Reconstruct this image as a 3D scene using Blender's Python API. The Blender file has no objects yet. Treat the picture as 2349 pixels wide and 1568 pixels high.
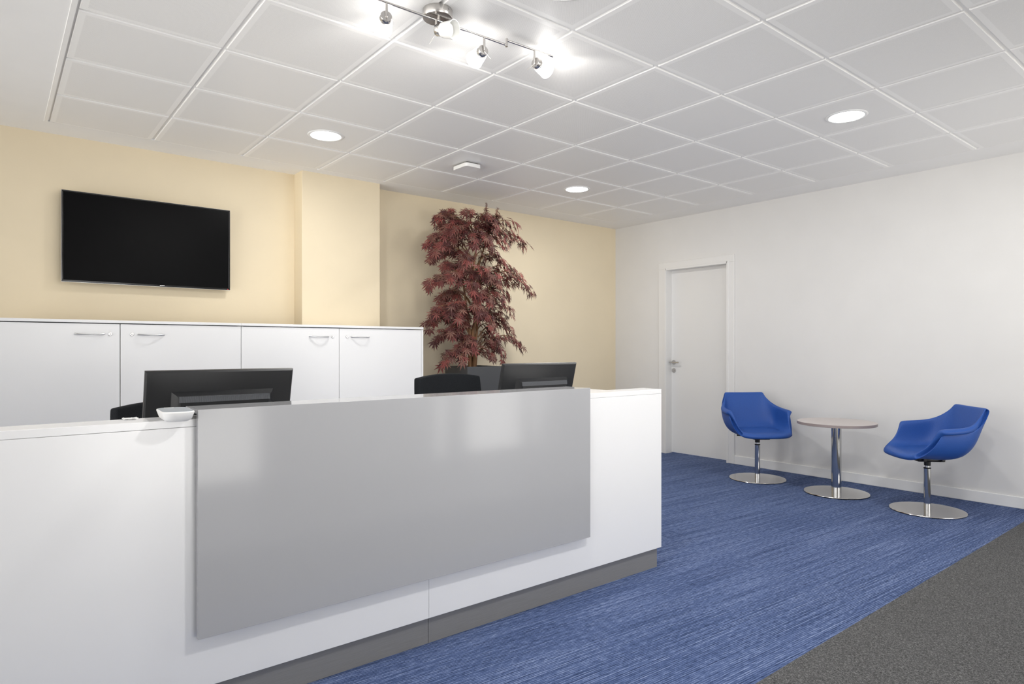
import bpy, bmesh, math, random
from mathutils import Vector, Matrix
random.seed(7)
PI = math.pi
sc = bpy.context.scene
COL = sc.collection
V = Vector

# ------------------------------------------------------------------ materials
def nt(name):
    m = bpy.data.materials.new(name); m.use_nodes = True
    t = m.node_tree; b = t.nodes['Principled BSDF']
    return m, t, b

def mat(name, col, rough=.5, metal=0., spec=.5, coat=0., emit=None, estr=0.):
    m, t, b = nt(name)
    b.inputs['Base Color'].default_value = (*col, 1)
    b.inputs['Roughness'].default_value = rough
    b.inputs['Metallic'].default_value = metal
    b.inputs['Specular IOR Level'].default_value = spec
    b.inputs['Coat Weight'].default_value = coat
    b.inputs['Coat Roughness'].default_value = .05
    if emit:
        b.inputs['Emission Color'].default_value = (*emit, 1)
        b.inputs['Emission Strength'].default_value = estr
    return m

def N(t, typ, **kw):
    n = t.nodes.new(typ)
    for k, v in kw.items(): setattr(n, k, v)
    return n

def L(t, a, b): t.links.new(a, b)

def coords(t, scale=(1, 1, 1), rz=0.):
    tc = N(t, 'ShaderNodeTexCoord'); mp = N(t, 'ShaderNodeMapping')
    r = N(t, 'ShaderNodeVectorRotate', rotation_type='Z_AXIS'); r.inputs['Angle'].default_value = rz
    L(t, tc.outputs['Object'], r.inputs['Vector'])
    mp.inputs['Scale'].default_value = scale
    L(t, r.outputs['Vector'], mp.inputs['Vector'])
    return mp.outputs['Vector']

def noise(t, vec, scale, detail=2., rough=.5):
    n = N(t, 'ShaderNodeTexNoise'); n.inputs['Scale'].default_value = scale
    n.inputs['Detail'].default_value = detail; n.inputs['Roughness'].default_value = rough
    L(t, vec, n.inputs['Vector']); return n.outputs['Fac']

def math_(t, op, a, b=None, clamp=False):
    n = N(t, 'ShaderNodeMath', operation=op, use_clamp=clamp)
    for i, x in enumerate((a, b)):
        if x is None: continue
        if isinstance(x, (int, float)): n.inputs[i].default_value = x
        else: L(t, x, n.inputs[i])
    return n.outputs[0]

def ramp(t, fac, stops):
    r = N(t, 'ShaderNodeValToRGB'); e = r.color_ramp.elements
    while len(e) < len(stops): e.new(.5)
    for k, (p, c) in zip(e, stops): k.position = p; k.color = (*c, 1)
    L(t, fac, r.inputs['Fac']); return r.outputs['Color']

def bump(t, b, h, strength=.3, dist=.001):
    n = N(t, 'ShaderNodeBump'); n.inputs['Strength'].default_value = strength
    n.inputs['Distance'].default_value = dist
    L(t, h, n.inputs['Height']); L(t, n.outputs['Normal'], b.inputs['Normal'])

def painted(name, col, rough=.6, var=.015, spec=.3):
    m, t, b = nt(name)
    v = coords(t)
    f = noise(t, v, 3.0, 3)
    c = ramp(t, f, [(.3, tuple(x * (1 - var) for x in col)), (.7, tuple(min(1, x * (1 + var)) for x in col))])
    L(t, c, b.inputs['Base Color'])
    b.inputs['Roughness'].default_value = rough; b.inputs['Specular IOR Level'].default_value = spec
    bump(t, b, noise(t, v, 260., 2), .12, .0006)
    return m

M = {}
M['yellow'] = painted('yellow_paint', (.74, .645, .475), .65)
M['white_wall'] = painted('white_paint', (.715, .708, .695), .6)
M['plaster'] = painted('ceiling_plaster', (.86, .855, .845), .7)
M['white_gloss'] = mat('white_lacquer', (.80, .80, .79), .3)
M['laminate'] = mat('white_laminate', (.83, .83, .835), .22)
M['cab_white'] = mat('cabinet_white', (.88, .88, .88), .25)
M['gap'] = mat('dark_gap', (.05, .05, .05), .6)
M['grey_gloss'] = mat('grey_glossy_laminate', (.40, .402, .415), .11, spec=.36)
M['steel'] = mat('brushed_steel', (.58, .56, .54), .24, 1.)
M['chrome'] = mat('chrome', (.56, .56, .56), .08, 1.)
M['base_steel'] = mat('polished_base', (.72, .70, .67), .16, 1.)
M['alu'] = mat('satin_aluminium', (.70, .70, .70), .3, 1.)
M['black_plastic'] = mat('black_plastic', (.010, .0105, .012), .36, spec=.4)
M['vent'] = mat('grey_vent_plastic', (.10, .105, .115), .35)
M['black_gloss'] = mat('black_gloss', (.006, .006, .007), .12)
M['screen'] = mat('screen_glass', (.0025, .0025, .003), .32, spec=.05)
M['rubber'] = mat('black_rubber', (.012, .012, .012), .6)
M['silver'] = mat('silver_print', (.65, .65, .65), .3, .6)
M['red_led'] = mat('red_indicator', (.6, .02, .02), .4, emit=(1, .05, .03), estr=1.)
M['white_plastic'] = mat('white_plastic', (.84, .84, .83), .3)
M['top_plastic'] = mat('pale_blue_grey_plastic', (.66, .70, .74), .2)
M['paper'] = mat('paper', (.82, .82, .81), .7)
M['opal'] = mat('opal_glass_unlit', (.84, .84, .82), .15, spec=.5)
M['opal_lit'] = mat('opal_glass_lit', (.9, .9, .88), .3, emit=(1, .97, .93), estr=9.)
M['lamp'] = mat('lamp_bulb', (.9, .9, .9), .3, emit=(1, .97, .93), estr=18.)
M['led'] = mat('led_diffuser', (.9, .9, .9), .4, emit=(.97, .99, 1.), estr=14.)
M['taupe'] = mat('taupe_laminate', (.50, .455, .44), .35)
M['taupe_edge'] = mat('taupe_edge_band', (.30, .25, .24), .4)
M['door_white'] = mat('door_white', (.745, .74, .727), .35)
M['pvc'] = mat('planter_grey', (.062, .064, .068), .35)
M['soil'] = mat('soil', (.03, .02, .015), .9)
M['tile_stone'] = mat('pale_floor_tile', (.45, .44, .42), .35)

def m_kick():
    m, t, b = nt('brushed_plinth_metal')
    v = coords(t, (2., 2., 260.))
    f = noise(t, v, 6., 3)
    L(t, ramp(t, f, [(.3, (.225, .22, .213)), (.7, (.285, .278, .27))]), b.inputs['Base Color'])
    b.inputs['Metallic'].default_value = .2; b.inputs['Roughness'].default_value = .4
    return m
M['kick'] = m_kick()

def m_carpet():
    m, t, b = nt('blue_striped_carpet')
    a = math.radians(3.)
    s1 = noise(t, coords(t, (1.6, 125., 1.), a), 1., 1.)       # long drawn-out ribs
    s2 = noise(t, coords(t, (26., 150., 1.), a), 1., 2.)       # short dashes of pale yarn
    s3 = noise(t, coords(t, (240., 330., 1.), a), 1., 2.)
    big = noise(t, coords(t, (.8, 6., 1.), a), 1., 3.)
    rib = N(t, 'ShaderNodeTexWave', wave_type='BANDS', bands_direction='Y', wave_profile='SIN')
    rib.inputs['Scale'].default_value = 2 * PI / 20 / .0095; rib.inputs['Distortion'].default_value = 1.2
    rib.inputs['Detail'].default_value = 1.; rib.inputs['Detail Scale'].default_value = .12
    L(t, coords(t, (.35, 1., 1.), a), rib.inputs['Vector'])
    f = math_(t, 'ADD', math_(t, 'MULTIPLY', s1, .29), math_(t, 'MULTIPLY', s2, .32))
    f = math_(t, 'ADD', f, math_(t, 'MULTIPLY', s3, .27))
    f = math_(t, 'ADD', f, math_(t, 'MULTIPLY', rib.outputs['Fac'], .12))
    f = math_(t, 'ADD', f, math_(t, 'MULTIPLY', math_(t, 'SUBTRACT', big, .5), .10))
    c = ramp(t, f, [(.37, (.021, .034, .080)), (.455, (.050, .077, .168)), (.54, (.094, .132, .26)), (.66, (.25, .305, .46))])
    L(t, c, b.inputs['Base Color'])
    b.inputs['Roughness'].default_value = .95; b.inputs['Specular IOR Level'].default_value = .1
    bump(t, b, f, .5, .003)
    return m
M['carpet'] = m_carpet()

def m_mat():
    m, t, b = nt('grey_flecked_matting')
    w = N(t, 'ShaderNodeTexNoise'); w.inputs['Scale'].default_value = 55.
    v0 = coords(t); L(t, v0, w.inputs['Vector'])
    mx = N(t, 'ShaderNodeVectorMath', operation='MULTIPLY_ADD')
    mx.inputs[1].default_value = (.02, .02, .02)
    L(t, w.outputs['Color'], mx.inputs[0]); L(t, v0, mx.inputs[2])
    f1 = noise(t, mx.outputs[0], 170., 3., .6)
    f2 = noise(t, v0, 420., 2.)
    f = math_(t, 'ADD', math_(t, 'MULTIPLY', f1, .7), math_(t, 'MULTIPLY', f2, .3))
    c = ramp(t, f, [(.36, (.036, .036, .037)), (.5, (.082, .082, .083)), (.66, (.21, .21, .21))])
    L(t, c, b.inputs['Base Color'])
    b.inputs['Roughness'].default_value = .95; b.inputs['Specular IOR Level'].default_value = .1
    bump(t, b, f, .6, .003)
    return m
M['matting'] = m_mat()

ZC = 2.664                      # underside of the ceiling tiles
GX, GY, GP = .2856, 5.1414, .6   # grid origin and pitch

def m_tile():
    m, t, b = nt('perforated_metal_tile')
    tc = N(t, 'ShaderNodeTexCoord'); sp = N(t, 'ShaderNodeSeparateXYZ'); L(t, tc.outputs['Object'], sp.inputs[0])
    def edge(sock, o):
        d = math_(t, 'FLOORED_MODULO', math_(t, 'SUBTRACT', sock, o), GP)
        return math_(t, 'MINIMUM', d, math_(t, 'SUBTRACT', GP, d))
    e = math_(t, 'MINIMUM', edge(sp.outputs['X'], GX), edge(sp.outputs['Y'], GY))
    field = math_(t, 'GREATER_THAN', e, .038)
    k = 2 * PI / .0052
    w = math_(t, 'MULTIPLY', math_(t, 'SINE', math_(t, 'MULTIPLY', sp.outputs['X'], k)),
              math_(t, 'SINE', math_(t, 'MULTIPLY', sp.outputs['Y'], k)))
    hole = math_(t, 'GREATER_THAN', w, .42)
    h = math_(t, 'MULTIPLY', hole, field)
    mix = N(t, 'ShaderNodeMix', data_type='RGBA')
    mix.inputs['A'].default_value = (.90, .893, .88, 1); mix.inputs['B'].default_value = (.57, .565, .555, 1)
    L(t, h, mix.inputs['Factor']); L(t, mix.outputs['Result'], b.inputs['Base Color'])
    b.inputs['Roughness'].default_value = .42; b.inputs['Specular IOR Level'].default_value = .35
    return m
M['tile'] = m_tile()
M['tbar'] = mat('white_ceiling_profile', (.88, .875, .865), .3)

def m_leaf():
    m, t, b = nt('maple_leaf')
    g = N(t, 'ShaderNodeNewGeometry')
    c = ramp(t, g.outputs['Random Per Island'], [(0., (.058, .018, .018)), (.35, (.12, .034, .031)), (.6, (.235, .058, .050)),
                                                 (.8, (.13, .06, .048)), (1., (.25, .12, .09))])
    L(t, c, b.inputs['Base Color'])
    b.inputs['Roughness'].default_value = .55; b.inputs['Specular IOR Level'].default_value = .3
    return m
M['leaf'] = m_leaf()

def m_bark():
    m, t, b = nt('bark')
    f = noise(t, coords(t, (40., 40., 6.)), 1., 4.)
    L(t, ramp(t, f, [(.3, (.10, .05, .022)), (.7, (.34, .18, .085))]), b.inputs['Base Color'])
    b.inputs['Roughness'].default_value = .8
    return m
M['bark'] = m_bark()

def m_fabric(name, c0, c1, sc_=420., rough=.9):
    m, t, b = nt(name)
    f = noise(t, coords(t), sc_, 2.)
    L(t, ramp(t, f, [(.35, c0), (.65, c1)]), b.inputs['Base Color'])
    b.inputs['Roughness'].default_value = rough; b.inputs['Specular IOR Level'].default_value = .2
    bump(t, b, f, .25, .0008)
    return m
M['black_fabric'] = m_fabric('black_fabric', (.008, .009, .011), (.016, .018, .021))
M['blue'] = m_fabric('blue_upholstery', (.015, .068, .29), (.021, .086, .345), 300., .48)
M['blue'].node_tree.nodes['Principled BSDF'].inputs['Specular IOR Level'].default_value = .35

def m_glass():
    m = bpy.data.materials.new('window_glass'); m.use_nodes = True
    t = m.node_tree; t.nodes.clear()
    o = N(t, 'ShaderNodeOutputMaterial'); tr = N(t, 'ShaderNodeBsdfTransparent'); gl = N(t, 'ShaderNodeBsdfGlossy')
    tr.inputs['Color'].default_value = (.96, .96, .96, 1); gl.inputs['Roughness'].default_value = .02
    fr = N(t, 'ShaderNodeFresnel'); fr.inputs['IOR'].default_value = 1.5
    mx = N(t, 'ShaderNodeMixShader')
    L(t, fr.outputs[0], mx.inputs[0]); L(t, tr.outputs[0], mx.inputs[1]); L(t, gl.outputs[0], mx.inputs[2])
    L(t, mx.outputs[0], o.inputs['Surface'])
    return m
M['glass'] = m_glass()

# ------------------------------------------------------------------ mesh helpers
def box(bm, x0, x1, y0, y1, z0, z1, bev=0., seg=2, mi=0):
    r = bmesh.ops.create_cube(bm, size=1.)
    vs = r['verts']
    for v in vs:
        v.co = V(((x0 + x1) / 2 + v.co.x * (x1 - x0), (y0 + y1) / 2 + v.co.y * (y1 - y0), (z0 + z1) / 2 + v.co.z * (z1 - z0)))
    fs = {f for v in vs for f in v.link_faces}
    for f in fs: f.material_index = mi
    if bev:
        es = list({e for v in vs for e in v.link_edges})
        bmesh.ops.bevel(bm, geom=es, offset=bev, segments=seg, affect='EDGES', profile=.5)
    return vs

def frame_of(d):
    d = V(d).normalized()
    u = d.cross(V((0, 0, 1)))
    if u.length < 1e-4: u = V((1, 0, 0))
    u.normalize(); return u, d.cross(u).normalized(), d

def rings(bm, rows, closed=True, cap0=True, cap1=True):
    vr = [[bm.verts.new(p) for p in r] for r in rows]
    n = len(vr[0])
    for a, b in zip(vr, vr[1:]):
        for i in range(n if closed else n - 1):
            j = (i + 1) % n
            try: bm.faces.new((a[i], a[j], b[j], b[i]))
            except ValueError: pass
    if cap0: bm.faces.new(list(reversed(vr[0])))
    if cap1: bm.faces.new(vr[-1])
    return vr

def tube(bm, pts, r, seg=10, caps=True):
    pts = [V(p) for p in pts]
    rs = r if isinstance(r, (list, tuple)) else [r] * len(pts)
    rows = []; u = None
    for i, p in enumerate(pts):
        d = (pts[min(i + 1, len(pts) - 1)] - pts[max(i - 1, 0)]).normalized()
        if u is None: u, w, _ = frame_of(d)
        else:
            u = (u - d * u.dot(d)).normalized(); w = d.cross(u)
        rows.append([p + u * math.cos(2 * PI * k / seg) * rs[i] + w * math.sin(2 * PI * k / seg) * rs[i] for k in range(seg)])
    rings(bm, rows, True, caps, caps)

def lathe(bm, prof, seg=32, c=(0, 0, 0), axis=(0, 0, 1), cap0=True, cap1=True):
    ax = V(axis).normalized()
    if abs(ax.z) > .9999: u, w = V((1, 0, 0)), V((0, 1, 0)) if ax.z > 0 else V((0, -1, 0))
    else:
        u, w, _ = frame_of(ax)
    c = V(c)
    rows = [[c + ax * h + (u * math.cos(2 * PI * k / seg) + w * math.sin(2 * PI * k / seg)) * max(r, 1e-5) for k in range(seg)] for r, h in prof]
    rings(bm, rows, True, cap0, cap1)

def mk(name, bm, m, parent=None, smooth=False, loc=None, angle=40):
    bmesh.ops.recalc_face_normals(bm, faces=bm.faces[:])
    me = bpy.data.meshes.new(name); bm.to_mesh(me); bm.free()
    for x in (m if isinstance(m, list) else [m]): me.materials.append(x)
    o = bpy.data.objects.new(name, me); COL.objects.link(o)
    if smooth:
        for p in me.polygons: p.use_smooth = True
        try: me.set_sharp_from_angle(angle=math.radians(angle))
        except Exception: pass
    if parent: o.parent = parent
    if loc: o.location = loc
    return o

def NB(): return bmesh.new()

def part(name, fn, m, parent, smooth=False, angle=40):
    bm = NB(); fn(bm); return mk(name, bm, m, parent, smooth, None, angle)

def thing(name, label, cat, loc=(0, 0, 0), rz=0., group=None):
    o = bpy.data.objects.new(name, None); COL.objects.link(o)
    o.empty_display_size = .1
    o.location = loc; o.rotation_euler = (0, 0, rz)
    o['label'] = label; o['category'] = cat
    if group: o['group'] = group
    return o

def tag(o, label, cat, group=None):
    o['label'] = label; o['category'] = cat
    if group: o['group'] = group
    return o

def struct(name, fn, m, parent=None, smooth=False):
    o = part(name, fn, m, parent, smooth)
    if parent is None: o['kind'] = 'structure'
    return o

def dup(root, loc, rz=0., label=None):
    r = root.copy(); COL.objects.link(r); r.location = loc; r.rotation_euler = (0, 0, rz)
    if label: r['label'] = label
    for ch in list(root.children):
        c = ch.copy(); COL.objects.link(c); c.parent = r
        for g in list(ch.children):
            d = g.copy(); COL.objects.link(d); d.parent = c
    return r

# ------------------------------------------------------------------ room shell
XL, XR, YB, YF = -2.2, 6.0, 5.40, -1.33
EDGE_Y = 1.254
MAT_Y = .37
ZW = ZC + .12

struct('floor', lambda bm: box(bm, XL - .1, XR + .3, EDGE_Y, YB + .1, -.08, 0.), M['carpet'])
struct('floor_entrance', lambda bm: box(bm, XL - .1, XR + .3, YF - .3, MAT_Y, -.08, 0.), M['tile_stone'])
o = part('entrance_mat', lambda bm: box(bm, XL + .001, XR - .001, MAT_Y, EDGE_Y, -.08, 0.), M['matting'], None)
tag(o, 'dark grey flecked entrance matting beside the blue striped carpet', 'carpet')

struct('wall_back', lambda bm: box(bm, XL - .15, XR, YB, YB + .15, 0, ZW), M['yellow'])
struct('wall_pillar', lambda bm: box(bm, 1.992, 2.700, 5.222, YB, 0, ZC + .05, .003, 1), M['yellow'])
FILL_Y = [(-1.2, .35), (.45, 1.95), (2.05, 3.55), (3.65, 5.2)]  # openings for windows added in the unseen left wall to brighten the room
LZ0, LZ1 = .15, 2.55
def wl(bm):
    ys = YF - .15
    for a, b in FILL_Y:
        box(bm, XL - .15, XL, ys, a, 0, ZW)
        box(bm, XL - .15, XL, a, b, 0, LZ0); box(bm, XL - .15, XL, a, b, LZ1, ZW)
        ys = b
    box(bm, XL - .15, XL, ys, YB, 0, ZW)
struct('wall_left', wl, M['white_wall'])
for i, (a, b) in enumerate(FILL_Y):
    def fr(bm, a=a, b=b):
        t = .035
        for q in ((a, a + t, LZ0, LZ1), (b - t, b, LZ0, LZ1), (a + t, b - t, LZ0, LZ0 + t), (a + t, b - t, LZ1 - t, LZ1)):
            box(bm, XL - .09, XL - .05, q[0], q[1], q[2], q[3])
    w = struct('window_%d' % (i + 5), fr, M['white_gloss'])  # added window, out of view, fills the ceiling and left side with light
    part('pane', lambda bm, a=a, b=b: box(bm, XL - .073, XL - .067, a + .01, b - .01, LZ0 + .01, LZ1 - .01), M['glass'], w)

DY0, DY1, DZ = 3.832, 4.633, 2.095
def wr(bm):
    box(bm, XR, XR + .2, YF - .15, DY0, 0, ZW)
    box(bm, XR, XR + .2, DY1, YB + .15, 0, ZW)
    box(bm, XR, XR + .2, DY0, DY1, DZ, ZW)
struct('wall_right', wr, M['white_wall'])

# glazed front wall behind the camera
WX = [(.5, 1.86), (3.63, 3.80), (4.01, 4.88), (4.92, 5.85)]
WZ0, WZ1 = .03, 2.35
def wf(bm):
    xs = XL
    for a, b in WX:
        if a > xs: box(bm, xs, a, YF - .15, YF, 0, ZW)
        box(bm, a, b, YF - .15, YF, 0, WZ0); box(bm, a, b, YF - .15, YF, WZ1, ZW)
        xs = b
    box(bm, xs, XR, YF - .15, YF, 0, ZW)
struct('wall_front', wf, M['white_wall'])
for i, (a, b) in enumerate(WX):
    def fr(bm, a=a, b=b):
        t = .012 if b - a < .3 else .03
        for q in ((a, a + t, WZ0, WZ1), (b - t, b, WZ0, WZ1), (a + t, b - t, WZ0, WZ0 + t), (a + t, b - t, WZ1 - t, WZ1)):
            box(bm, q[0], q[1], YF - .09, YF - .05, q[2], q[3])
    w = struct('window_%d' % (i + 1), fr, M['white_gloss'])
    part('pane', lambda bm, a=a, b=b: box(bm, a + .01, b - .01, YF - .073, YF - .067, WZ0 + .01, WZ1 - .01), M['glass'], w)

# baseboards
struct('baseboard_right', lambda bm: (box(bm, XR - .014, XR, YF, DY0 - .076, 0, .087, .003, 1), box(bm, XR - .014, XR, DY1 + .095, YB, 0, .087, .003, 1)), M['white_gloss'])
struct('baseboard_back', lambda bm: (box(bm, XL, 1.992, YB - .014, YB, 0, .087), box(bm, 2.70, XR - .014, YB - .014, YB, 0, .087)), M['white_gloss'])

# door in the right wall
def casing(bm):
    t = .016
    for (a, b, z0, z1) in ((DY0 - .076, DY0 - .0, 0, DZ), (DY1, DY1 + .094, 0, DZ), (DY0 - .076, DY1 + .094, DZ, DZ + .076)):
        box(bm, XR - t, XR, a, b, z0, z1, .003, 1)
    # inner bead
    for (a, b, z0, z1) in ((DY0 - .012, DY0 + .012, 0, DZ + .012), (DY1 - .012, DY1 + .02, 0, DZ + .012), (DY0 + .004, DY1 - .004, DZ - .0121, DZ + .0115)):
        box(bm, XR - t - .006, XR + .10, a, b, z0, z1, .0015, 1)
d = struct('door_1', casing, M['door_white'])
part('door_leaf', lambda bm: box(bm, XR + .082, XR + .122, DY0 + .012, DY1 - .012, .008, DZ - .012, .002, 1), M['door_white'], d)
def dh(bm):
    x = XR + .082; y, z = 4.585, 1.036
    lathe(bm, [(.0, .0), (.026, .0), (.026, -.007), (.0, -.007)], 24, (x, y, z), (1, 0, 0))
    lathe(bm, [(.009, 0), (.009, -.05)], 12, (x, y, z), (1, 0, 0))
    tube(bm, [(x - .048, y + .022, z), (x - .05, y - .01, z), (x - .05, y - .10, z)], .0085, 12)
part('door_handle', dh, M['steel'], d, True)
part('keyhole_rosette', lambda bm: (lathe(bm, [(.0, .0), (.025, .0), (.025, -.008), (.0, -.008)], 24, (XR + .082, 4.585, .944), (1, 0, 0)),
                                    lathe(bm, [(.009, -.008), (.009, -.011)], 12, (XR + .082, 4.585, .944), (1, 0, 0))), M['steel'], d, True)

# ceiling: plaster border, recessed profiles, metal tiles
TX0, TX1, TY1, TY0 = .2856, 5.655, 5.125, YF
def ceil(bm):
    box(bm, XL - .1, TX0 - .012, YF - .1, YB + .1, ZC, ZC + .1)
    box(bm, TX1, XR + .1, YF - .1, YB + .1, ZC, ZC + .1)
    box(bm, TX0 - .012, TX1, TY1, YB + .1, ZC, ZC + .1)
struct('ceiling', ceil, M['plaster'])
GAP, DEP = .018, .009
def grid(bm):
    box(bm, TX0 - .012, TX1, TY0, TY1, ZC + DEP, ZC + .05, mi=1)
    nx = 9; ny = 11
    for i in range(nx):
        for j in range(ny):
            x0 = GX + GP * i + GAP / 2; x1 = min(GX + GP * (i + 1) - GAP / 2, TX1 - .002)
            y1 = min(GY - GP * j - GAP / 2, TY1 - .002); y0 = max(GY - GP * (j + 1) + GAP / 2, TY0)
            if y1 - y0 < .05 or x1 - x0 < .05: continue
            c = .0025
            lo = [bm.verts.new(p) for p in ((x0 + c, y0 + c, ZC), (x1 - c, y0 + c, ZC), (x1 - c, y1 - c, ZC), (x0 + c, y1 - c, ZC))]
            mi = [bm.verts.new(p) for p in ((x0, y0, ZC + c), (x1, y0, ZC + c), (x1, y1, ZC + c), (x0, y1, ZC + c))]
            hi = [bm.verts.new(p) for p in ((x0, y0, ZC + DEP + .001), (x1, y0, ZC + DEP + .001), (x1, y1, ZC + DEP + .001), (x0, y1, ZC + DEP + .001))]
            bm.faces.new(lo)
            for k in range(4):
                q = (k + 1) % 4
                for a, b in ((lo, mi), (mi, hi)):
                    f = bm.faces.new((a[k], a[q], b[q], b[k])); f.material_index = 1
            bm.faces.new(hi)
struct('ceiling_grid', grid, [M['tile'], M['tbar']])
struct('trim_1', lambda bm: box(bm, TX0 - .022, TX0 - .001, TY0, TY1, ZC - .003, ZC + .02), M['tbar'])

# ------------------------------------------------------------------ recessed downlights
def downlight(loc, label):
    t = thing('recessed_downlight', label, 'ceiling light', loc, 0, 'recessed round ceiling lights')
    part('trim_ring', lambda bm: lathe(bm, [(.100, .0), (.101, -.004), (.106, -.0065), (.117, -.005), (.121, -.001), (.121, .0005)], 48, cap0=False, cap1=False), M['white_plastic'], t, True)
    part('diffuser', lambda bm: lathe(bm, [(.101, -.002), (.09, -.0035), (.0, -.0035)], 48, cap0=False), M['led'], t)
    return t
def dl_lamp(x, y, w):
    l = bpy.data.lights.new('downlight_lamp', 'AREA'); l.shape = 'DISK'; l.size = .19
    l.energy = w; l.color = (1., .985, .96)
    o = bpy.data.objects.new('downlight_lamp', l); COL.objects.link(o)
    o.location = (x, y, ZC - .009)
DL_W = 14.
DLS = [(1.793, 4.265, 'round recessed ceiling light above the wall mounted television and cabinets'),
       (4.202, 4.255, 'smallest round recessed ceiling light, nearest the corner beyond the tree'),
       (4.202, 1.845, 'round recessed ceiling light on the right above the blue armchairs'),
       (1.80, 1.885, 'round recessed ceiling light cut by the top edge of the photo'),
       (4.202, .65, None), (1.80, .65, None)]
for x, y, lb in DLS:
    t = downlight((x, y, ZC), lb or 'round recessed ceiling light outside the picture above the grey matting')
    dl_lamp(x, y, {4.265: 10., 4.255: 15., 1.845: 10., 1.885: 14.}.get(y, 24. if x < 3 else 12.))

# ------------------------------------------------------------------ ceiling spotlight bar
SX, SY = 1.505, 2.378
BZ = ZC - .048                  # first bar height
tb = thing('spotlight_bar', 'brushed steel ceiling bar carrying four white glass spotlights', 'ceiling light', (SX, SY, ZC))
def sp(bm):
    lathe(bm, [(.0, 0), (.064, 0), (.065, -.002), (.065, -.033), (.063, -.036), (0., -.036)], 48)
part('canopy', sp, M['steel'], tb, True)
part('canopy_screw', lambda bm: lathe(bm, [(.004, .062), (.004, .067), (.0, .0675)], 12, (0, 0, -.012), (.25, -.97, 0)), M['chrome'], tb, True)
part('bar', lambda bm: tube(bm, [(-.36, .002, -.048), (.363, -.018, -.048)], .005, 14), M['steel'], tb, True)
part('canopy_stem', lambda bm: tube(bm, [(0, -.008, -.036), (0, -.008, -.045)], .006, 12), M['steel'], tb, True)
part('swivel_link', lambda bm: (tube(bm, [(.366, -.018, -.056), (.366, -.018, -.018)], .0065, 12)), M['steel'], tb, True)
part('bar', lambda bm: tube(bm, [(.366, -.018, -.026), (.648, -.030, -.026)], .005, 14), M['steel'], tb, True)

def spot(px, py, z0, drop, direction, lit, whisker, label):
    """stem hanging from the bar, hinge cap, glass shade along 'direction'"""
    d = V(direction).normalized()
    hinge = V((px, py, z0 - drop))
    h = part('spot_stem', lambda bm: tube(bm, [(px, py, z0), (px, py, z0 - drop - .006)], .0052, 12), M['steel'], tb, True)
    part('spot_cap', lambda bm: lathe(bm, [(.0, .004), (.0225, .004), (.024, .006), (.024, .024), (.026, .025), (.026, .030), (.0, .030)], 28, hinge, d), M['steel'], h, True)
    def sh(bm):
        out = [(.0205, .028), (.027, .031), (.031, .036), (.034, .055), (.038, .085), (.041, .098)]
        inn = [(.0385, .098), (.0355, .085), (.031, .056), (.028, .038), (.018, .034)]
        lathe(bm, out + inn, 36, hinge, d, False, False)
    s = part('glass_shade', sh, M['opal_lit'] if lit else M['opal'], h, True)
    part('bulb', lambda bm: lathe(bm, [(.012, .03), (.016, .04), (.025, .06), (.0265, .072), (.0, .074)], 28, hinge, d), M['lamp'] if lit else M['opal'], h, True)
    w = V(whisker)
    part('adjusting_pin', lambda bm: tube(bm, [hinge + V((0, 0, -.008)), hinge + w], .0012, 6), M['steel'], h)
    if lit:
        l = bpy.data.lights.new('spot_lamp', 'SPOT'); l.energy = 3.5; l.spot_size = math.radians(95); l.spot_blend = .6
        l.shadow_soft_size = .025; l.color = (1, .965, .92)
        lo = bpy.data.objects.new('spot_lamp', l); COL.objects.link(lo)
        p = V((SX, SY, ZC)) + hinge + d * .10
        lo.location = p; lo.rotation_euler = d.to_track_quat('-Z', 'Y').to_euler()
# camera-right vector is (.778,-.628), camera-forward (.628,.778)
def cv(r, f, u): return (.778 * r + .628 * f, -.628 * r + .778 * f, u)
spot(-.246, .0, -.048, .052, cv(-.36, .92, -.12), True, cv(.012, -.01, -.035), '')
spot(-.014, -.010, -.048, .046, cv(.80, -.46, -.20), False, cv(-.030, 0, -.060), '')
spot(.240, -.014, -.048, .056, cv(-.50, .82, -.12), True, cv(.030, 0, -.042), '')
spot(.532, -.026, -.026, .058, cv(.64, .72, -.08), True, cv(-.036, 0, -.038), '')

# ------------------------------------------------------------------ ceiling access point
t = thing('access_point', 'white square wireless box hanging under the ceiling tiles', 'electronics', (2.957, 4.24, ZC))
def apb(bm):
    box(bm, -.075, .075, -.10, .10, -.040, -.012)
    es = [e for e in bm.edges if abs((e.verts[0].co - e.verts[1].co).normalized().z) > .9]
    bmesh.ops.bevel(bm, geom=es, offset=.03, segments=6, affect='EDGES', profile=.5)
part('housing', apb, M['white_plastic'], t, True, 30)
part('mounting_plate', lambda bm: box(bm, -.055, .055, -.08, .08, -.013, -.001), M['gap'], t)
part('cable_clip', lambda bm: box(bm, .076, .082, -.035, -.025, -.026, -.001), M['white_plastic'], t)

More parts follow.
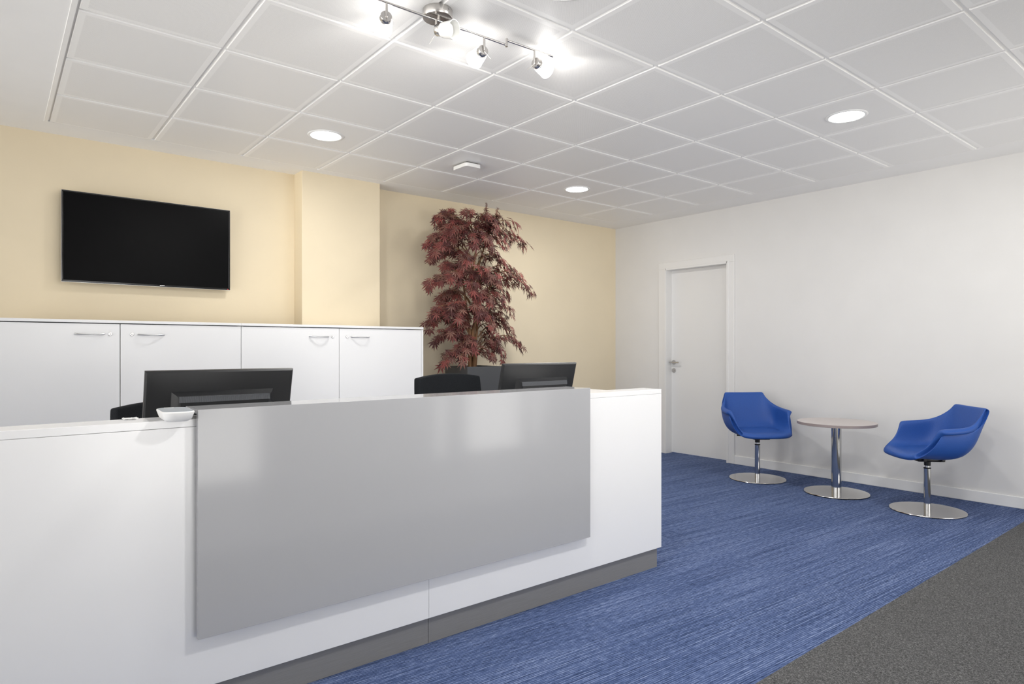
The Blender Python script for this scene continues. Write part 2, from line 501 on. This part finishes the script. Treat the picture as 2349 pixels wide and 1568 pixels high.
# ------------------------------------------------------------------ television
TVW, TVH = 1.088, .624
t = thing('flat_screen_tv', 'black flat television with dark screen on the yellow wall', 'television', (.915, YB, 1.655))
def tvb(bm):
    y0 = -.070
    for q in ((-TVW / 2, TVW / 2, 0, .014), (-TVW / 2, TVW / 2, TVH - .009, TVH), (-TVW / 2, -TVW / 2 + .011, .014, TVH - .009), (TVW / 2 - .011, TVW / 2, .014, TVH - .009)):
        box(bm, q[0], q[1], y0, y0 + .028, q[2], q[3], .002, 1)
part('bezel', tvb, M['black_gloss'], t)
part('screen', lambda bm: box(bm, -TVW / 2 + .010, TVW / 2 - .010, -.068, -.055, .012, TVH - .007), M['screen'], t)
part('back_cover', lambda bm: box(bm, -TVW / 2 + .02, TVW / 2 - .02, -.056, -.032, .02, TVH - .02, .008, 2), M['black_plastic'], t)
part('wall_bracket', lambda bm: (box(bm, -.2, .2, -.034, -.0, .2, .25), box(bm, -.2, .2, -.034, -.0, .38, .43)), M['black_plastic'], t)
part('edge_strip', lambda bm: (box(bm, -TVW / 2 - .0012, TVW / 2 + .0012, -.064, -.052, -.0012, .0008), box(bm, -TVW / 2 - .0012, TVW / 2 + .0012, -.064, -.052, TVH - .0008, TVH + .0012),
                               box(bm, -TVW / 2 - .0012, -TVW / 2 + .0008, -.064, -.052, 0, TVH), box(bm, TVW / 2 - .0008, TVW / 2 + .0012, -.064, -.052, 0, TVH)), M['alu'], t)
part('brand_mark', lambda bm: [box(bm, .052 + k * .0052, .0558 + k * .0052, -.0712, -.0695, .0045, .0095) for k in range(6)], M['silver'], t)
part('standby_light', lambda bm: box(bm, TVW / 2 - .020, TVW / 2 - .014, -.0712, -.0695, .004, .008), M['red_led'], t)

# ------------------------------------------------------------------ cabinets along the yellow wall
CF = 4.78; CT = 1.378; CBK = 5.215
def cabinet(x0, xm, x1, label, right_panel):
    t = thing('storage_cabinet', label, 'cabinet', (x0, CF, 0), 0, 'white cabinets along the yellow wall')
    W = x1 - x0; d = CBK - CF
    def body(bm):
        s = .018
        box(bm, .0, s, .022, d, .07, CT - .0205); box(bm, W - s, W, .0 if right_panel else .022, d, .07, CT - .0205)
        box(bm, s, W - s, .022, d, .07, .09); box(bm, s, W - s, d - .012, d, .09, CT - .0205)
        box(bm, s, W - s, .03, d - .012, .70, .718)
    part('carcass', body, M['cab_white'], t)
    part('cabinet_top', lambda bm: box(bm, 0.0005, W - .0005, -.006, d, CT - .018, CT, .0012, 1), M['cab_white'], t)
    part('plinth', lambda bm: box(bm, .01, W - .01, .04, d, 0, .07), M['gap'], t)
    dx = xm - x0; re = W - (.020 if right_panel else .002)
    for k, (a, b) in enumerate(((.002, dx - .002), (dx + .002, re))):
        D = part('door', lambda bm: box(bm, a, b, 0., .018, .075, CT - .0235, .001, 1), M['cab_white'], t)
        hx = (dx - .165, dx + .175)[k] if dx > .7 else (dx - .165, dx + .175)[k]
        hw = .077
        def hd(bm):
            pts = []
            for i in range(13):
                u = i / 12 * 2 - 1
                pts.append((hx + u * hw, -.003 - .022 * math.cos(u * PI / 2) ** .8, CT - .088 - .004 * (1 - u * u)))
            rs = [.0055 - .0022 * (1 - (i / 12 * 2 - 1) ** 2) for i in range(13)]
            tube(bm, pts, rs, 10)
        part('door_handle', hd, M['alu'], D, True)
        lx = (dx - .055, dx + .065)[k]
        def lk(bm):
            lathe(bm, [(.0, 0), (.0105, 0), (.0105, .003), (.009, .004), (.0, .004)], 24, (lx, 0, CT - .088), (0, -1, 0))
        lock = part('lock', lk, M['steel'], D)
        part('keyhole', lambda bm: box(bm, lx - .0016, lx + .0016, -.0048, -.0038, CT - .093, CT - .083), M['gap'], D)
    return t
XA, XB_, XC = -.10, 1.383, 2.880
cabinet(XA, .641, XB_, 'white two-door cabinet below the television, left of the pillar', False)
cabinet(XB_, 2.120, XC, 'white two-door cabinet in front of the yellow pillar, nearest the red tree', True)

# ------------------------------------------------------------------ reception desk
DF = 2.246; DTOP = .977; DRX = 2.868; DLX = -1.4
desk = thing('reception_desk', 'long white reception desk with a grey glossy front panel', 'desk', (0, DF, 0))
SEAM = 1.380
for a, b in ((DLX, SEAM - .0006), (SEAM + .0006, DRX)):
    part('front_panel', lambda bm: box(bm, a, b, 0, .022, .109, .952, .0008, 1), M['laminate'], desk)
part('side_panel', lambda bm: box(bm, DRX - .022, DRX, .0225, .131, .109, .952, .0008, 1), M['laminate'], desk)
part('back_panel', lambda bm: box(bm, DLX, DRX - .0225, .109, .131, .02, .952), M['laminate'], desk)
part('counter_top', lambda bm: box(bm, DLX, DRX, -.0, .131, .9528, DTOP, .0012, 1), M['laminate'], desk)
part('return_panel', lambda bm: box(bm, 2.42, 2.571, .1315, .32, .10, DTOP, .001, 1), M['laminate'], desk)
part('worktop', lambda bm: box(bm, DLX, 2.419, .1315, .64, .705, .73, .001, 1), M['laminate'], desk)
for x in (-1.2, .2, 1.25):
    part('leg', lambda bm: box(bm, x, x + .04, .58, .62, .0, .705), M['alu'], desk)
KS = 1.388
for a, b in ((DLX, KS - .001), (KS + .001, DRX - .017)):
    part('plinth', lambda bm: box(bm, a, b, .018, .106, 0, .1085), M['kick'], desk)
part('facade_panel', lambda bm: (box(bm, .508, 2.2736, -.037, -.018, .2815, 1.0085, .0008, 1)), M['grey_gloss'], desk)
part('facade_shelf', lambda bm: (box(bm, .508, 2.2736, -.0178, .128, .9945, 1.0083, .0008, 1)), M['grey_gloss'], desk)
for x in (.7, 1.36, 2.0):
    part('facade_spacer', lambda bm: box(bm, x, x + .05, .03, .1, DTOP, .9943), M['gap'], desk)
    part('facade_spacer', lambda bm: box(bm, x, x + .05, -.0178, -.0002, .4, .9), M['gap'], desk)

# white console on the counter
t = thing('desk_console', 'small white rounded device on the counter end beside the grey panel', 'electronics', (.452, DF + .008, DTOP + .0004), -.06)
def rr(w, d, r, z, n=6, dx=0, dy=0):
    pts = []
    for cx, cy, a0 in ((w / 2 - r, d / 2 - r, 0), (-w / 2 + r, d / 2 - r, 90), (-w / 2 + r, -d / 2 + r, 180), (w / 2 - r, -d / 2 + r, 270)):
        for k in range(n + 1):
            a = math.radians(a0 + 90 * k / n)
            pts.append(V((cx + r * math.cos(a) + dx, cy + r * math.sin(a) + dy, z)))
    return pts
part('housing', lambda bm: rings(bm, [rr(.060, .135, .024, .0), rr(.075, .158, .030, .005), rr(.079, .164, .031, .008), rr(.092, .190, .036, .0285), rr(.091, .189, .036, .031), rr(.087, .184, .034, .0318)]), M['white_plastic'], t, True, 60)
part('touch_top', lambda bm: rings(bm, [rr(.086, .183, .0335, .0314), rr(.0845, .1815, .033, .0324)]), M['top_plastic'], t)
part('indicator', lambda bm: box(bm, -.022, .006, .066, .082, .0322, .0328), M['white_plastic'], t)

# crumpled paper
bm = NB()
for i in range(9):
    for j in range(7):
        bm.verts.new((i * .0052, j * .0055, .001 + abs(math.sin(i * .9 + j * .7)) * .005 * random.uniform(.6, 1.1)))
bm.verts.ensure_lookup_table()
for i in range(8):
    for j in range(6):
        a = i * 7 + j; bm.faces.new([bm.verts[k] for k in (a, a + 7, a + 8, a + 1)])
p = mk('paper_sheet', bm, M['paper'], None, True, (.322, DF + .093, DTOP + .0005), 180)
sm = p.modifiers.new('thickness', 'SOLIDIFY'); sm.thickness = .0008; sm.offset = 1
tag(p, 'crumpled white paper on the counter in front of the lower black chair', 'paper')

# ------------------------------------------------------------------ monitors (backs towards the counter)
MW, MH = .545, .335
def make_monitor(loc, rz, label):
    t = thing('computer_monitor', label, 'monitor', loc, rz, 'monitors on the reception desk')
    tilt = Matrix.Translation((0, 0, .06)) @ Matrix.Rotation(math.radians(14), 4, 'X')
    def T(bm): bmesh.ops.transform(bm, matrix=tilt, verts=bm.verts[:])
    def housing(bm):
        w, h = MW / 2, MH
        f = .022
        def rect(x, z0, z1, y): return [V((-x, y, z0)), V((x, y, z0)), V((x, y, z1)), V((-x, y, z1))]
        # slim shell with a domed back, then the central bulge
        rings(bm, [rect(w, 0, h, f), rect(w, 0, h, .010), rect(w - .006, .006, h - .006, .004), rect(w - .05, .03, h - .045, -.006),
                   rect(w - .085, .04, h - .075, -.014), rect(w - .10, .05, h - .085, -.038), rect(w - .112, .058, h - .108, -.048)], True, True, True)
        T(bm)
    hs = part('back_housing', housing, M['black_plastic'], t, True, 25)
    def vent(bm):
        n = 92; w = MW / 2 - .108
        for k in range(n):
            x = -w + 2 * w * k / (n - 1)
            y0, z0, y1, z1 = -.0395, MH - .087, -.0485, MH - .107
            r = bmesh.ops.create_cube(bm, size=1.)
            for v in r['verts']:
                s = v.co.z + .5
                v.co = V((x + v.co.x * .0022, (y0 + (y1 - y0) * (1 - s)) + v.co.y * .004 - .0003, z1 + (z0 - z1) * s))
        T(bm)
    part('vent_grille', vent, M['vent'], hs)
    def scr(bm):
        box(bm, -MW / 2 + .012, MW / 2 - .012, .0222, .0235, .018, MH - .012); T(bm)
    part('screen', scr, M['screen'], t)
    def stand(bm):
        box(bm, -.05, .05, -.065, -.045, .02, .22, .004, 2)
        box(bm, -.05, .05, -.05, .0, .17, .215, .004, 2)
    part('stand_neck', stand, M['black_plastic'], t)
    part('stand_base', lambda bm: lathe(bm, [(0, 0), (.11, 0), (.115, .004), (.10, .012), (.04, .02), (0, .02)], 36, (0, -.03, 0)), M['black_plastic'], t, True)
    return t
m1 = make_monitor((.706, 2.735, .7306), math.radians(1.0), 'black computer monitor seen from behind, beside the small white device')
dup(m1, (2.358, 2.735, .7306), math.radians(1.0), 'black computer monitor seen from behind in front of the potted tree')

# ------------------------------------------------------------------ office chairs behind the desk
def make_office(loc, rz, label, drop):
    t = thing('office_chair', label, 'chair', loc, rz, 'black office chairs behind the desk')
    h = -drop
    def back(bm):
        rows = []; US = (-1, -.96, -.82, -.45, 0, .45, .82, .96, 1)
        prof = [(.52, .20, .0), (.60, .215, .008), (.72, .225, .014), (.86, .228, .014), (.99, .222, .010), (1.025, .219, .006), (1.036, .217, .004)]
        for z, w, b in prof:
            r = []
            for u in US:
                top = .022 * (1 - u * u) if z > .95 else 0
                r.append(V((u * w, .23 + .03 * (1 - u * u) + (z - .52) * .10 - b * 0 - .0, z + top + h)))
            rows.append(r)
        vs = [[bm.verts.new(p) for p in r] for r in rows]
        for a, b_ in zip(vs, vs[1:]):
            for k in range(8): bm.faces.new((a[k], a[k + 1], b_[k + 1], b_[k]))
    b = part('backrest', back, M['black_fabric'], t, True, 180)
    s = b.modifiers.new('padding', 'SOLIDIFY'); s.thickness = .05; s.offset = 1
    s = b.modifiers.new('round', 'SUBSURF'); s.levels = 2; s.render_levels = 2
    def seat(bm): box(bm, -.235, .235, -.22, .22, .44 + h, .51 + h, .03, 4)
    part('seat', seat, M['black_fabric'], t, True)
    part('back_support', lambda bm: tube(bm, [(0, .10, .43 + h), (0, .27, .43 + h), (0, .325, .52 + h), (0, .33, .75 + h)], .022, 10), M['black_plastic'], t, True)
    part('mechanism', lambda bm: box(bm, -.09, .09, -.10, .13, .40 + h, .44 + h, .008, 2), M['black_plastic'], t)
    part('gas_lift', lambda bm: (tube(bm, [(0, 0, .10), (0, 0, .26)], .026, 16), tube(bm, [(0, 0, .26), (0, 0, .40 + h)], .014, 16)), M['black_plastic'], t, True)
    def star(bm):
        for k in range(5):
            a = 2 * PI * k / 5 + .3
            tube(bm, [(0, 0, .105), (.15 * math.cos(a), .15 * math.sin(a), .095), (.30 * math.cos(a), .30 * math.sin(a), .068)], [.026, .02, .014], 10)
    part('star_base', star, M['black_plastic'], t, True)
    for k in range(5):
        a = 2 * PI * k / 5 + .3; cx, cy = .30 * math.cos(a), .30 * math.sin(a)
        part('caster', lambda bm: (lathe(bm, [(.0, -.012), (.024, -.012), (.027, -.006), (.027, .006), (.024, .012), (.0, .012)], 18, (cx, cy, .0275), (-math.sin(a), math.cos(a), 0)),
                                   tube(bm, [(cx, cy, .04), (cx, cy, .075)], .008, 8)), M['rubber'], t, True)
    return t
c2 = make_office((2.095, 2.99 - .24 + .10, 0), math.radians(4), 'taller black office chair back in front of the grey planter', -.0)
c1 = make_office((.715, 3.06, 0), math.radians(16), 'lower black office chair partly hidden behind the monitor and white device', .095)

# ------------------------------------------------------------------ potted red maple
PX, PY, PH = 3.553, 4.985, 1.030
tr = thing('potted_maple', 'tall red-leaved maple tree in a dark grey square planter', 'plant', (PX, PY, 0))
def pot(bm):
    a, b = .165, .200
    def sq(r, z): return [V((-r, -r * .94, z)), V((r, -r * .94, z)), V((r, r * .94, z)), V((-r, r * .94, z))]
    rings(bm, [sq(a, 0), sq(b, PH), sq(b - .018, PH), sq(b - .022, PH - .06)], True, True, False)
part('planter', pot, M['pvc'], tr)
part('soil', lambda bm: box(bm, -.178, .178, -.167, .167, PH - .07, PH - .045), M['soil'], tr)
stems = [[(.0, 0, .97), (.012, -.01, 1.15), (-.008, .0, 1.33), (.012, -.012, 1.46), (.016, 0, 1.62), (-.005, 0, 1.90), (.03, .0, 2.15), (.02, 0, 2.38)],
         [(-.035, .01, .97), (-.03, .015, 1.12), (-.035, .01, 1.25), (-.045, .005, 1.40), (-.075, .0, 1.54), (-.10, .02, 1.80), (-.15, .02, 2.10), (-.20, .02, 2.40)],
         [(.035, .02, .97), (.012, .03, 1.10), (.035, .02, 1.25), (.055, .015, 1.42), (.05, .02, 1.60), (.07, .02, 1.95), (.14, 0, 2.2), (.20, 0, 2.40)]]
def smooth_pts(pts, n=5):
    P = [V(p) for p in pts]; out = []
    for i in range(len(P) - 1):
        p0, p1, p2, p3 = P[max(i - 1, 0)], P[i], P[i + 1], P[min(i + 2, len(P) - 1)]
        for k in range(n):
            t = k / n
            out.append(.5 * ((2 * p1) + (p2 - p0) * t + (2 * p0 - 5 * p1 + 4 * p2 - p3) * t * t + (3 * p1 - p0 - 3 * p2 + p3) * t ** 3))
    out.append(P[-1]); return out
for k, s in enumerate(stems):
    pts = smooth_pts(s); n = len(pts)
    part('trunk', lambda bm: tube(bm, pts, [(.026, .019, .018)[k] * (1 - .75 * i / n) for i in range(n)], 10), M['bark'], tr, True)

# branches: (start height, tip x, tip y, tip z) in tree coordinates
BR = []
def tip(u, v, y):
    # photo-measured tips expressed as metres from the trunk
    x = (u - 1085) * .00542; z = 1.2055 + (796.5 - v) * (.00413 + (u - 1085) * 2.1e-6)
    BR.append((x, y, z))
for q in [(1003, 505, -.05), (993, 560, .02), (1018, 545, -.12), (1035, 482, .05), (1030, 520, .12), (992, 590, -.10), (1008, 600, .08), (992, 660, .0), (1012, 650, -.14),
          (997, 728, -.02), (1018, 720, -.12), (1004, 750, .10), (1012, 786, .02), (1035, 735, -.16), (1050, 795, -.10), (1016, 838, -.06), (1040, 826, -.14),
          (1198, 572, -.06), (1178, 545, .05), (1160, 520, -.12), (1150, 500, .10), (1140, 490, -.02), (1192, 640, .02), (1212, 676, -.05), (1178, 655, -.14), (1160, 610, .10),
          (1164, 690, -.02), (1150, 720, -.14), (1164, 735, .08), (1168, 768, -.02), (1184, 798, -.06), (1150, 790, .10), (1138, 828, -.10), (1120, 805, -.16),
          (1062, 492, -.10), (1090, 500, -.15), (1112, 492, .06), (1075, 520, .14), (1110, 530, -.18), (1060, 570, -.20), (1100, 580, -.20), (1135, 575, -.16), (1045, 610, -.18),
          (1085, 640, -.22), (1055, 670, -.20), (1115, 660, -.20), (1095, 700, -.22), (1065, 720, -.20), (1130, 700, -.16), (1100, 745, -.18), (1120, 765, -.06), (1045, 760, -.05), (1128, 640, .12), (1040, 690, .14),
          (1110, 600, .0), (1070, 600, .05), (1095, 660, .0), (1075, 550, -.10), (1105, 555, .0), (1120, 520, .0), (1050, 535, .0), (1070, 640, -.1), (1120, 735, .0),
          (1012, 575, .10), (1030, 560, -.08), (1022, 625, -.02), (1040, 640, -.10), (1025, 690, .08), (1150, 560, -.10), (1140, 610, -.10), (1160, 650, -.04), (1142, 665, .06), (1140, 745, .04),
          (1025, 770, -.10), (1060, 800, -.16), (1108, 826, -.14), (1150, 745, -.04), (1075, 730, -.20), (1090, 560, -.18), (1070, 690, -.18), (1110, 690, -.12), (1128, 545, -.06)]:
    tip(*q)
def leaf(bm, base, ax, nrm, size):
    """palmate leaf: seven narrow lobes folded along their midrib"""
    ax = V(ax).normalized(); n = V(nrm); n = (n - ax * n.dot(ax))
    if n.length < 1e-3: n = V((0, -1, 0))
    n.normalize(); sd = ax.cross(n)
    pet = base + ax * size * .28
    c = bm.verts.new(pet)
    st = bm.verts.new(base); st2 = bm.verts.new(base + sd * .003)
    bm.faces.new((st, st2, c))
    for a, l in ((0, 1.), (33, .93), (-33, .93), (68, .72), (-68, .72), (112, .42), (-112, .42)):
        l *= size * random.uniform(.88, 1.1); a = math.radians(a + random.uniform(-6, 6))
        d = ax * math.cos(a) + sd * math.sin(a); w = sd * math.cos(a) - ax * math.sin(a)
        dr = n * random.uniform(-.16, -.02)
        m0 = bm.verts.new(pet + d * l * .5 + n * l * .05 + dr * l * .3)
        lft = bm.verts.new(pet + d * l * .45 + w * l * .10 + dr * l * .3); rgt = bm.verts.new(pet + d * l * .45 - w * l * .10 + dr * l * .3)
        tp = bm.verts.new(pet + d * l + dr * l)
        bm.faces.new((c, lft, m0)); bm.faces.new((c, m0, rgt)); bm.faces.new((lft, tp, m0)); bm.faces.new((m0, tp, rgt))
bl, bb = NB(), NB()
YLIM = YB - PY - .035
for (x, y, z) in BR:
    horiz = math.hypot(x, y)
    rise = min(.10 + horiz * .25, 2.50 - z)
    z0 = max(1.12, min(2.3, z + rise * .2 - horiz * .15))
    p0 = V((x * .12, y * .05, z0)); p3 = V((x, y, z + .02))
    p1 = V((x * .40, y * .35, z0 + rise * .9)); p2 = V((x * .85, y * .85, z + rise * .55 + .03))
    pts = []
    for k in range(13):
        t = k / 12
        pts.append(p0 * (1 - t) ** 3 + p1 * 3 * t * (1 - t) ** 2 + p2 * 3 * t * t * (1 - t) + p3 * t ** 3)
    for p in pts: p.z = min(p.z, 2.50)
    tube(bb, pts, [.006 - .0045 * k / 12 for k in range(13)], 6)
    ln = sum((pts[k + 1] - pts[k]).length for k in range(12))
    nl = max(10, int(ln / .0135))
    for k in range(nl):
        t = .22 + .78 * (k + random.random() * .6) / nl
        i = min(11, int(t * 12)); f = t * 12 - i
        p = pts[i].lerp(pts[i + 1], min(f, 1.)); d = (pts[i + 1] - pts[i]).normalized()
        side = 1 if k % 2 else -1; p = p + V((random.gauss(0, .018), random.gauss(0, .022), random.gauss(0, .02)))
        out = V((x, y, 0)).normalized() if horiz > .02 else V((0, -1, 0))
        lat = V((-out.y, out.x, 0)) * side
        ax = d * .55 + lat * random.uniform(.2, .8) + V((0, 0, -random.uniform(.35, 1.0))) + V((random.uniform(-.25, .25), random.uniform(-.35, .1), 0))
        nr = V((random.uniform(-.3, .3), -.75 + random.uniform(-.3, .3), .65)) + out * .45
        sz = random.uniform(.058, .088)
        tipy = p.y + ax.normalized().y * sz * 1.3
        if max(p.y, tipy) > YLIM: ax.y = -abs(ax.y); p = V((p.x, min(p.y, YLIM - .03), p.z))
        leaf(bl, p, ax, nr, sz)
# the two bare top shoots
for (x0, z0, x1, z1) in ((.14, 2.36, .142, 2.565), (.24, 2.34, .272, 2.535)):
    pts = [V((x0, 0, z0)).lerp(V((x1, -.02, z1)), k / 5) for k in range(6)]
    tube(bb, pts, [.003] * 5 + [.001], 5)
    for k in range(9):
        p = pts[1].lerp(pts[5], k / 8)
        leaf(bl, p, (random.uniform(-.3, .3), random.uniform(-.2, .2), .9), (0, -1, .2), .03)
mk('branches', bb, M['bark'], tr, True)
mk('foliage', bl, M['leaf'], tr)

# ------------------------------------------------------------------ round side table
t = thing('side_table', 'round taupe table on a chrome post between two blue armchairs', 'table', (5.447, 2.473, 0))
TZ = .593
part('tabletop', lambda bm: lathe(bm, [(0, TZ - .024), (.298, TZ - .024), (.300, TZ - .022), (.300, TZ - .002), (.298, TZ), (0, TZ)], 72), [M['taupe'], M['taupe_edge']], t, True, 30)
for f in t.children[0].data.polygons:
    if abs(f.normal.z) < .3: f.material_index = 1
part('column', lambda bm: lathe(bm, [(.038, .010), (.038, TZ - .030)], 40), M['chrome'], t, True)
part('top_flange', lambda bm: lathe(bm, [(0, TZ - .032), (.09, TZ - .032), (.09, TZ - .0245), (0, TZ - .0245)], 32), M['steel'], t, True)
part('base_plate', lambda bm: lathe(bm, [(0, .006), (.245, .006), (.2475, .008), (.246, .011), (.18, .013), (.04, .015), (0, .015)], 72), M['base_steel'], t, True)
part('base_rubber', lambda bm: lathe(bm, [(0, 0), (.238, 0), (.240, .006), (0, .006)], 64), M['rubber'], t)

# ------------------------------------------------------------------ blue swivel armchairs
HALF = [
 [(0, -.262, .428), (.10, -.258, .428), (.165, -.245, .429), (.198, -.226, .433), (.208, -.214, .438), (.214, -.206, .443), (.219, -.200, .447), (.223, -.196, .448)],
 [(0, -.20, .446), (.10, -.20, .446), (.175, -.190, .447), (.212, -.172, .455), (.225, -.155, .468), (.232, -.143, .480), (.238, -.134, .488), (.244, -.130, .490)],
 [(0, -.15, .446), (.10, -.15, .446), (.180, -.145, .447), (.220, -.132, .464), (.235, -.115, .498), (.242, -.100, .530), (.249, -.094, .548), (.258, -.091, .550)],
 [(0, -.10, .443), (.10, -.10, .443), (.182, -.098, .446), (.224, -.095, .474), (.241, -.082, .530), (.247, -.070, .595), (.259, -.066, .627), (.300, -.062, .622)],
 [(0, -.04, .438), (.10, -.04, .438), (.185, -.04, .443), (.228, -.04, .478), (.245, -.04, .548), (.249, -.042, .612), (.264, -.046, .641), (.316, -.048, .624)],
 [(0, .05, .434), (.10, .05, .434), (.185, .05, .440), (.230, .05, .482), (.245, .05, .556), (.248, .05, .620), (.262, .05, .646), (.312, .05, .627)],
 [(0, .13, .442), (.10, .13, .442), (.182, .128, .452), (.228, .122, .498), (.241, .118, .568), (.245, .118, .630), (.257, .118, .652), (.300, .124, .636)],
 [(0, .195, .500), (.10, .195, .500), (.176, .188, .512), (.218, .176, .550), (.230, .168, .600), (.236, .166, .642), (.246, .166, .662), (.278, .178, .656)],
 [(0, .235, .600), (.10, .234, .600), (.166, .228, .608), (.198, .214, .628), (.209, .207, .650), (.217, .205, .670), (.224, .206, .683), (.240, .218, .684)],
 [(0, .268, .700), (.10, .268, .700), (.160, .264, .704), (.184, .258, .710), (.192, .256, .716), (.197, .255, .721), (.201, .256, .725), (.205, .264, .728)],
 [(0, .287, .755), (.10, .286, .756), (.155, .283, .757), (.178, .279, .758), (.184, .278, .758), (.188, .278, .758), (.191, .279, .758), (.194, .286, .758)],
 [(0, .297, .780), (.10, .296, .781), (.153, .294, .782), (.175, .291, .782), (.181, .291, .781), (.185, .291, .779), (.188, .292, .776), (.191, .298, .774)],
]
def make_armchair(loc, rz, label):
    t = thing('swivel_armchair', label, 'armchair', loc, rz, 'blue swivel armchairs by the white wall')
    def shell(bm):
        rows = []
        for r in HALF:
            full = [(-x, y, z) for x, y, z in reversed(r[1:])] + list(r)
            rows.append([bm.verts.new(p) for p in full])
        for a, b in zip(rows, rows[1:]):
            for k in range(len(a) - 1): bm.faces.new((a[k], a[k + 1], b[k + 1], b[k]))
    s = part('shell', shell, M['blue'], t, True, 180)
    # normals point to the sitter; thickness grows outwards
    md = s.modifiers.new('padding', 'SOLIDIFY'); md.thickness = .041; md.offset = -1.; md.use_even_offset = False
    md = s.modifiers.new('round', 'SUBSURF'); md.levels = 2; md.render_levels = 2
    def cush(bm):
        r = [(-.19, -.19), (-.10, -.235), (0, -.242), (.10, -.235), (.19, -.19), (.198, -.05), (.195, .07), (.17, .135), (.08, .152), (0, .155), (-.08, .152), (-.17, .135), (-.195, .07), (-.198, -.05)]
        rings(bm, [[V((x * q, y * q, .436 + (z - .436) * min(1., max(-.4, (y * q + .15) / .14)))) for x, y in r] for q, z in ((.96, .440), (1., .447), (.985, .454), (.90, .459), (.5, .461))])
    part('seat_cushion', cush, M['blue'], t, True, 60)
    def mech(bm):
        box(bm, -.075, .075, -.10, .085, .372, .398, .006, 2)
        box(bm, -.10, .10, -.075, -.05, .378, .402, .004, 1); box(bm, -.10, .10, .05, .075, .378, .402, .004, 1)
        lathe(bm, [(.034, .375), (.022, .362), (.0215, .335), (0, .335)], 24)
    part('mechanism', mech, M['black_plastic'], t, True, 30)
    part('lever', lambda bm: tube(bm, [(-.05, .05, .383), (-.08, .12, .380), (-.10, .19, .376), (-.102, .20, .376)], [.006, .006, .006, .009], 10), M['black_plastic'], t, True)
    part('piston', lambda bm: lathe(bm, [(.0165, .30), (.0165, .336)], 24), M['alu'], t, True)
    part('column_collar', lambda bm: lathe(bm, [(.0235, .312), (.0245, .314), (.0245, .318), (.018, .321), (.0, .321)], 28), M['black_plastic'], t, True)
    part('column', lambda bm: lathe(bm, [(.0232, .010), (.0232, .313)], 32), M['chrome'], t, True)
    part('base_plate', lambda bm: lathe(bm, [(0, .004), (.244, .004), (.2465, .006), (.245, .009), (.18, .011), (.03, .013), (0, .013)], 72), M['base_steel'], t, True)
    part('base_rubber', lambda bm: lathe(bm, [(0, 0), (.236, 0), (.238, .004), (0, .004)], 64), M['rubber'], t)
    return t
def face(dx, dy): return math.atan2(dx, -dy)    # local forward is -Y
a1 = make_armchair((5.475, 3.197, 0), face(-.57, -.82), 'blue swivel armchair next to the white door')
dup(a1, (5.385, 1.785, 0), face(-.707, .707), 'blue swivel armchair nearest the grey matting, right of the round table')

# ------------------------------------------------------------------ daylight, world, camera
w = bpy.data.worlds.new('daylight'); sc.world = w; w.use_nodes = True
t = w.node_tree; bg = t.nodes['Background']
tc = N(t, 'ShaderNodeTexCoord'); sp = N(t, 'ShaderNodeSeparateXYZ'); L(t, tc.outputs['Generated'], sp.inputs[0])
f = math_(t, 'ADD', math_(t, 'MULTIPLY', sp.outputs['Z'], 4.), .5, True)
L(t, ramp(t, f, [(0., (1., .975, .93)), (1., (.42, .42, .425))]), bg.inputs['Color'])     # lower half brightened as added fill for the ceiling, overcast sky above
bg.inputs['Strength'].default_value = 6.9
def portal(loc, rot, a, b):
    l = bpy.data.lights.new('sky_portal', 'AREA'); l.shape = 'RECTANGLE'; l.size = a; l.size_y = b
    l.cycles.is_portal = True
    o = bpy.data.objects.new('sky_portal', l); COL.objects.link(o)
    o.location = loc; o.rotation_euler = rot
for a, b in WX: portal(((a + b) / 2, YF - .16, (WZ0 + WZ1) / 2), (math.radians(90), 0, 0), b - a, WZ1 - WZ0)
for a, b in FILL_Y: portal((XL - .16, (a + b) / 2, (LZ0 + LZ1) / 2), (math.radians(90), 0, math.radians(-90)), b - a, LZ1 - LZ0)  # portals of the added left-hand fill windows

cam = bpy.data.cameras.new('camera'); co = bpy.data.objects.new('camera', cam); COL.objects.link(co)
co.location = (0, 0, 1.2055); co.rotation_euler = (math.radians(90), 0, -.6789)
cam.sensor_width = 36.; cam.lens = 1480.5 / 2349 * 36; cam.shift_y = 12.54 / 2349
cam.clip_start = .05
sc.camera = co

sc.view_settings.view_transform = 'Standard'; sc.view_settings.look = 'None'
sc.view_settings.gamma = 1.; sc.view_settings.use_curve_mapping = False
sc.view_settings.exposure = .18
sc.cycles.use_denoising = True
sc.cycles.max_bounces = 10; sc.cycles.diffuse_bounces = 6; sc.cycles.glossy_bounces = 4; sc.cycles.transmission_bounces = 6
sc.cycles.sample_clamp_indirect = 6.; sc.cycles.caustics_reflective = False; sc.cycles.caustics_refractive = False
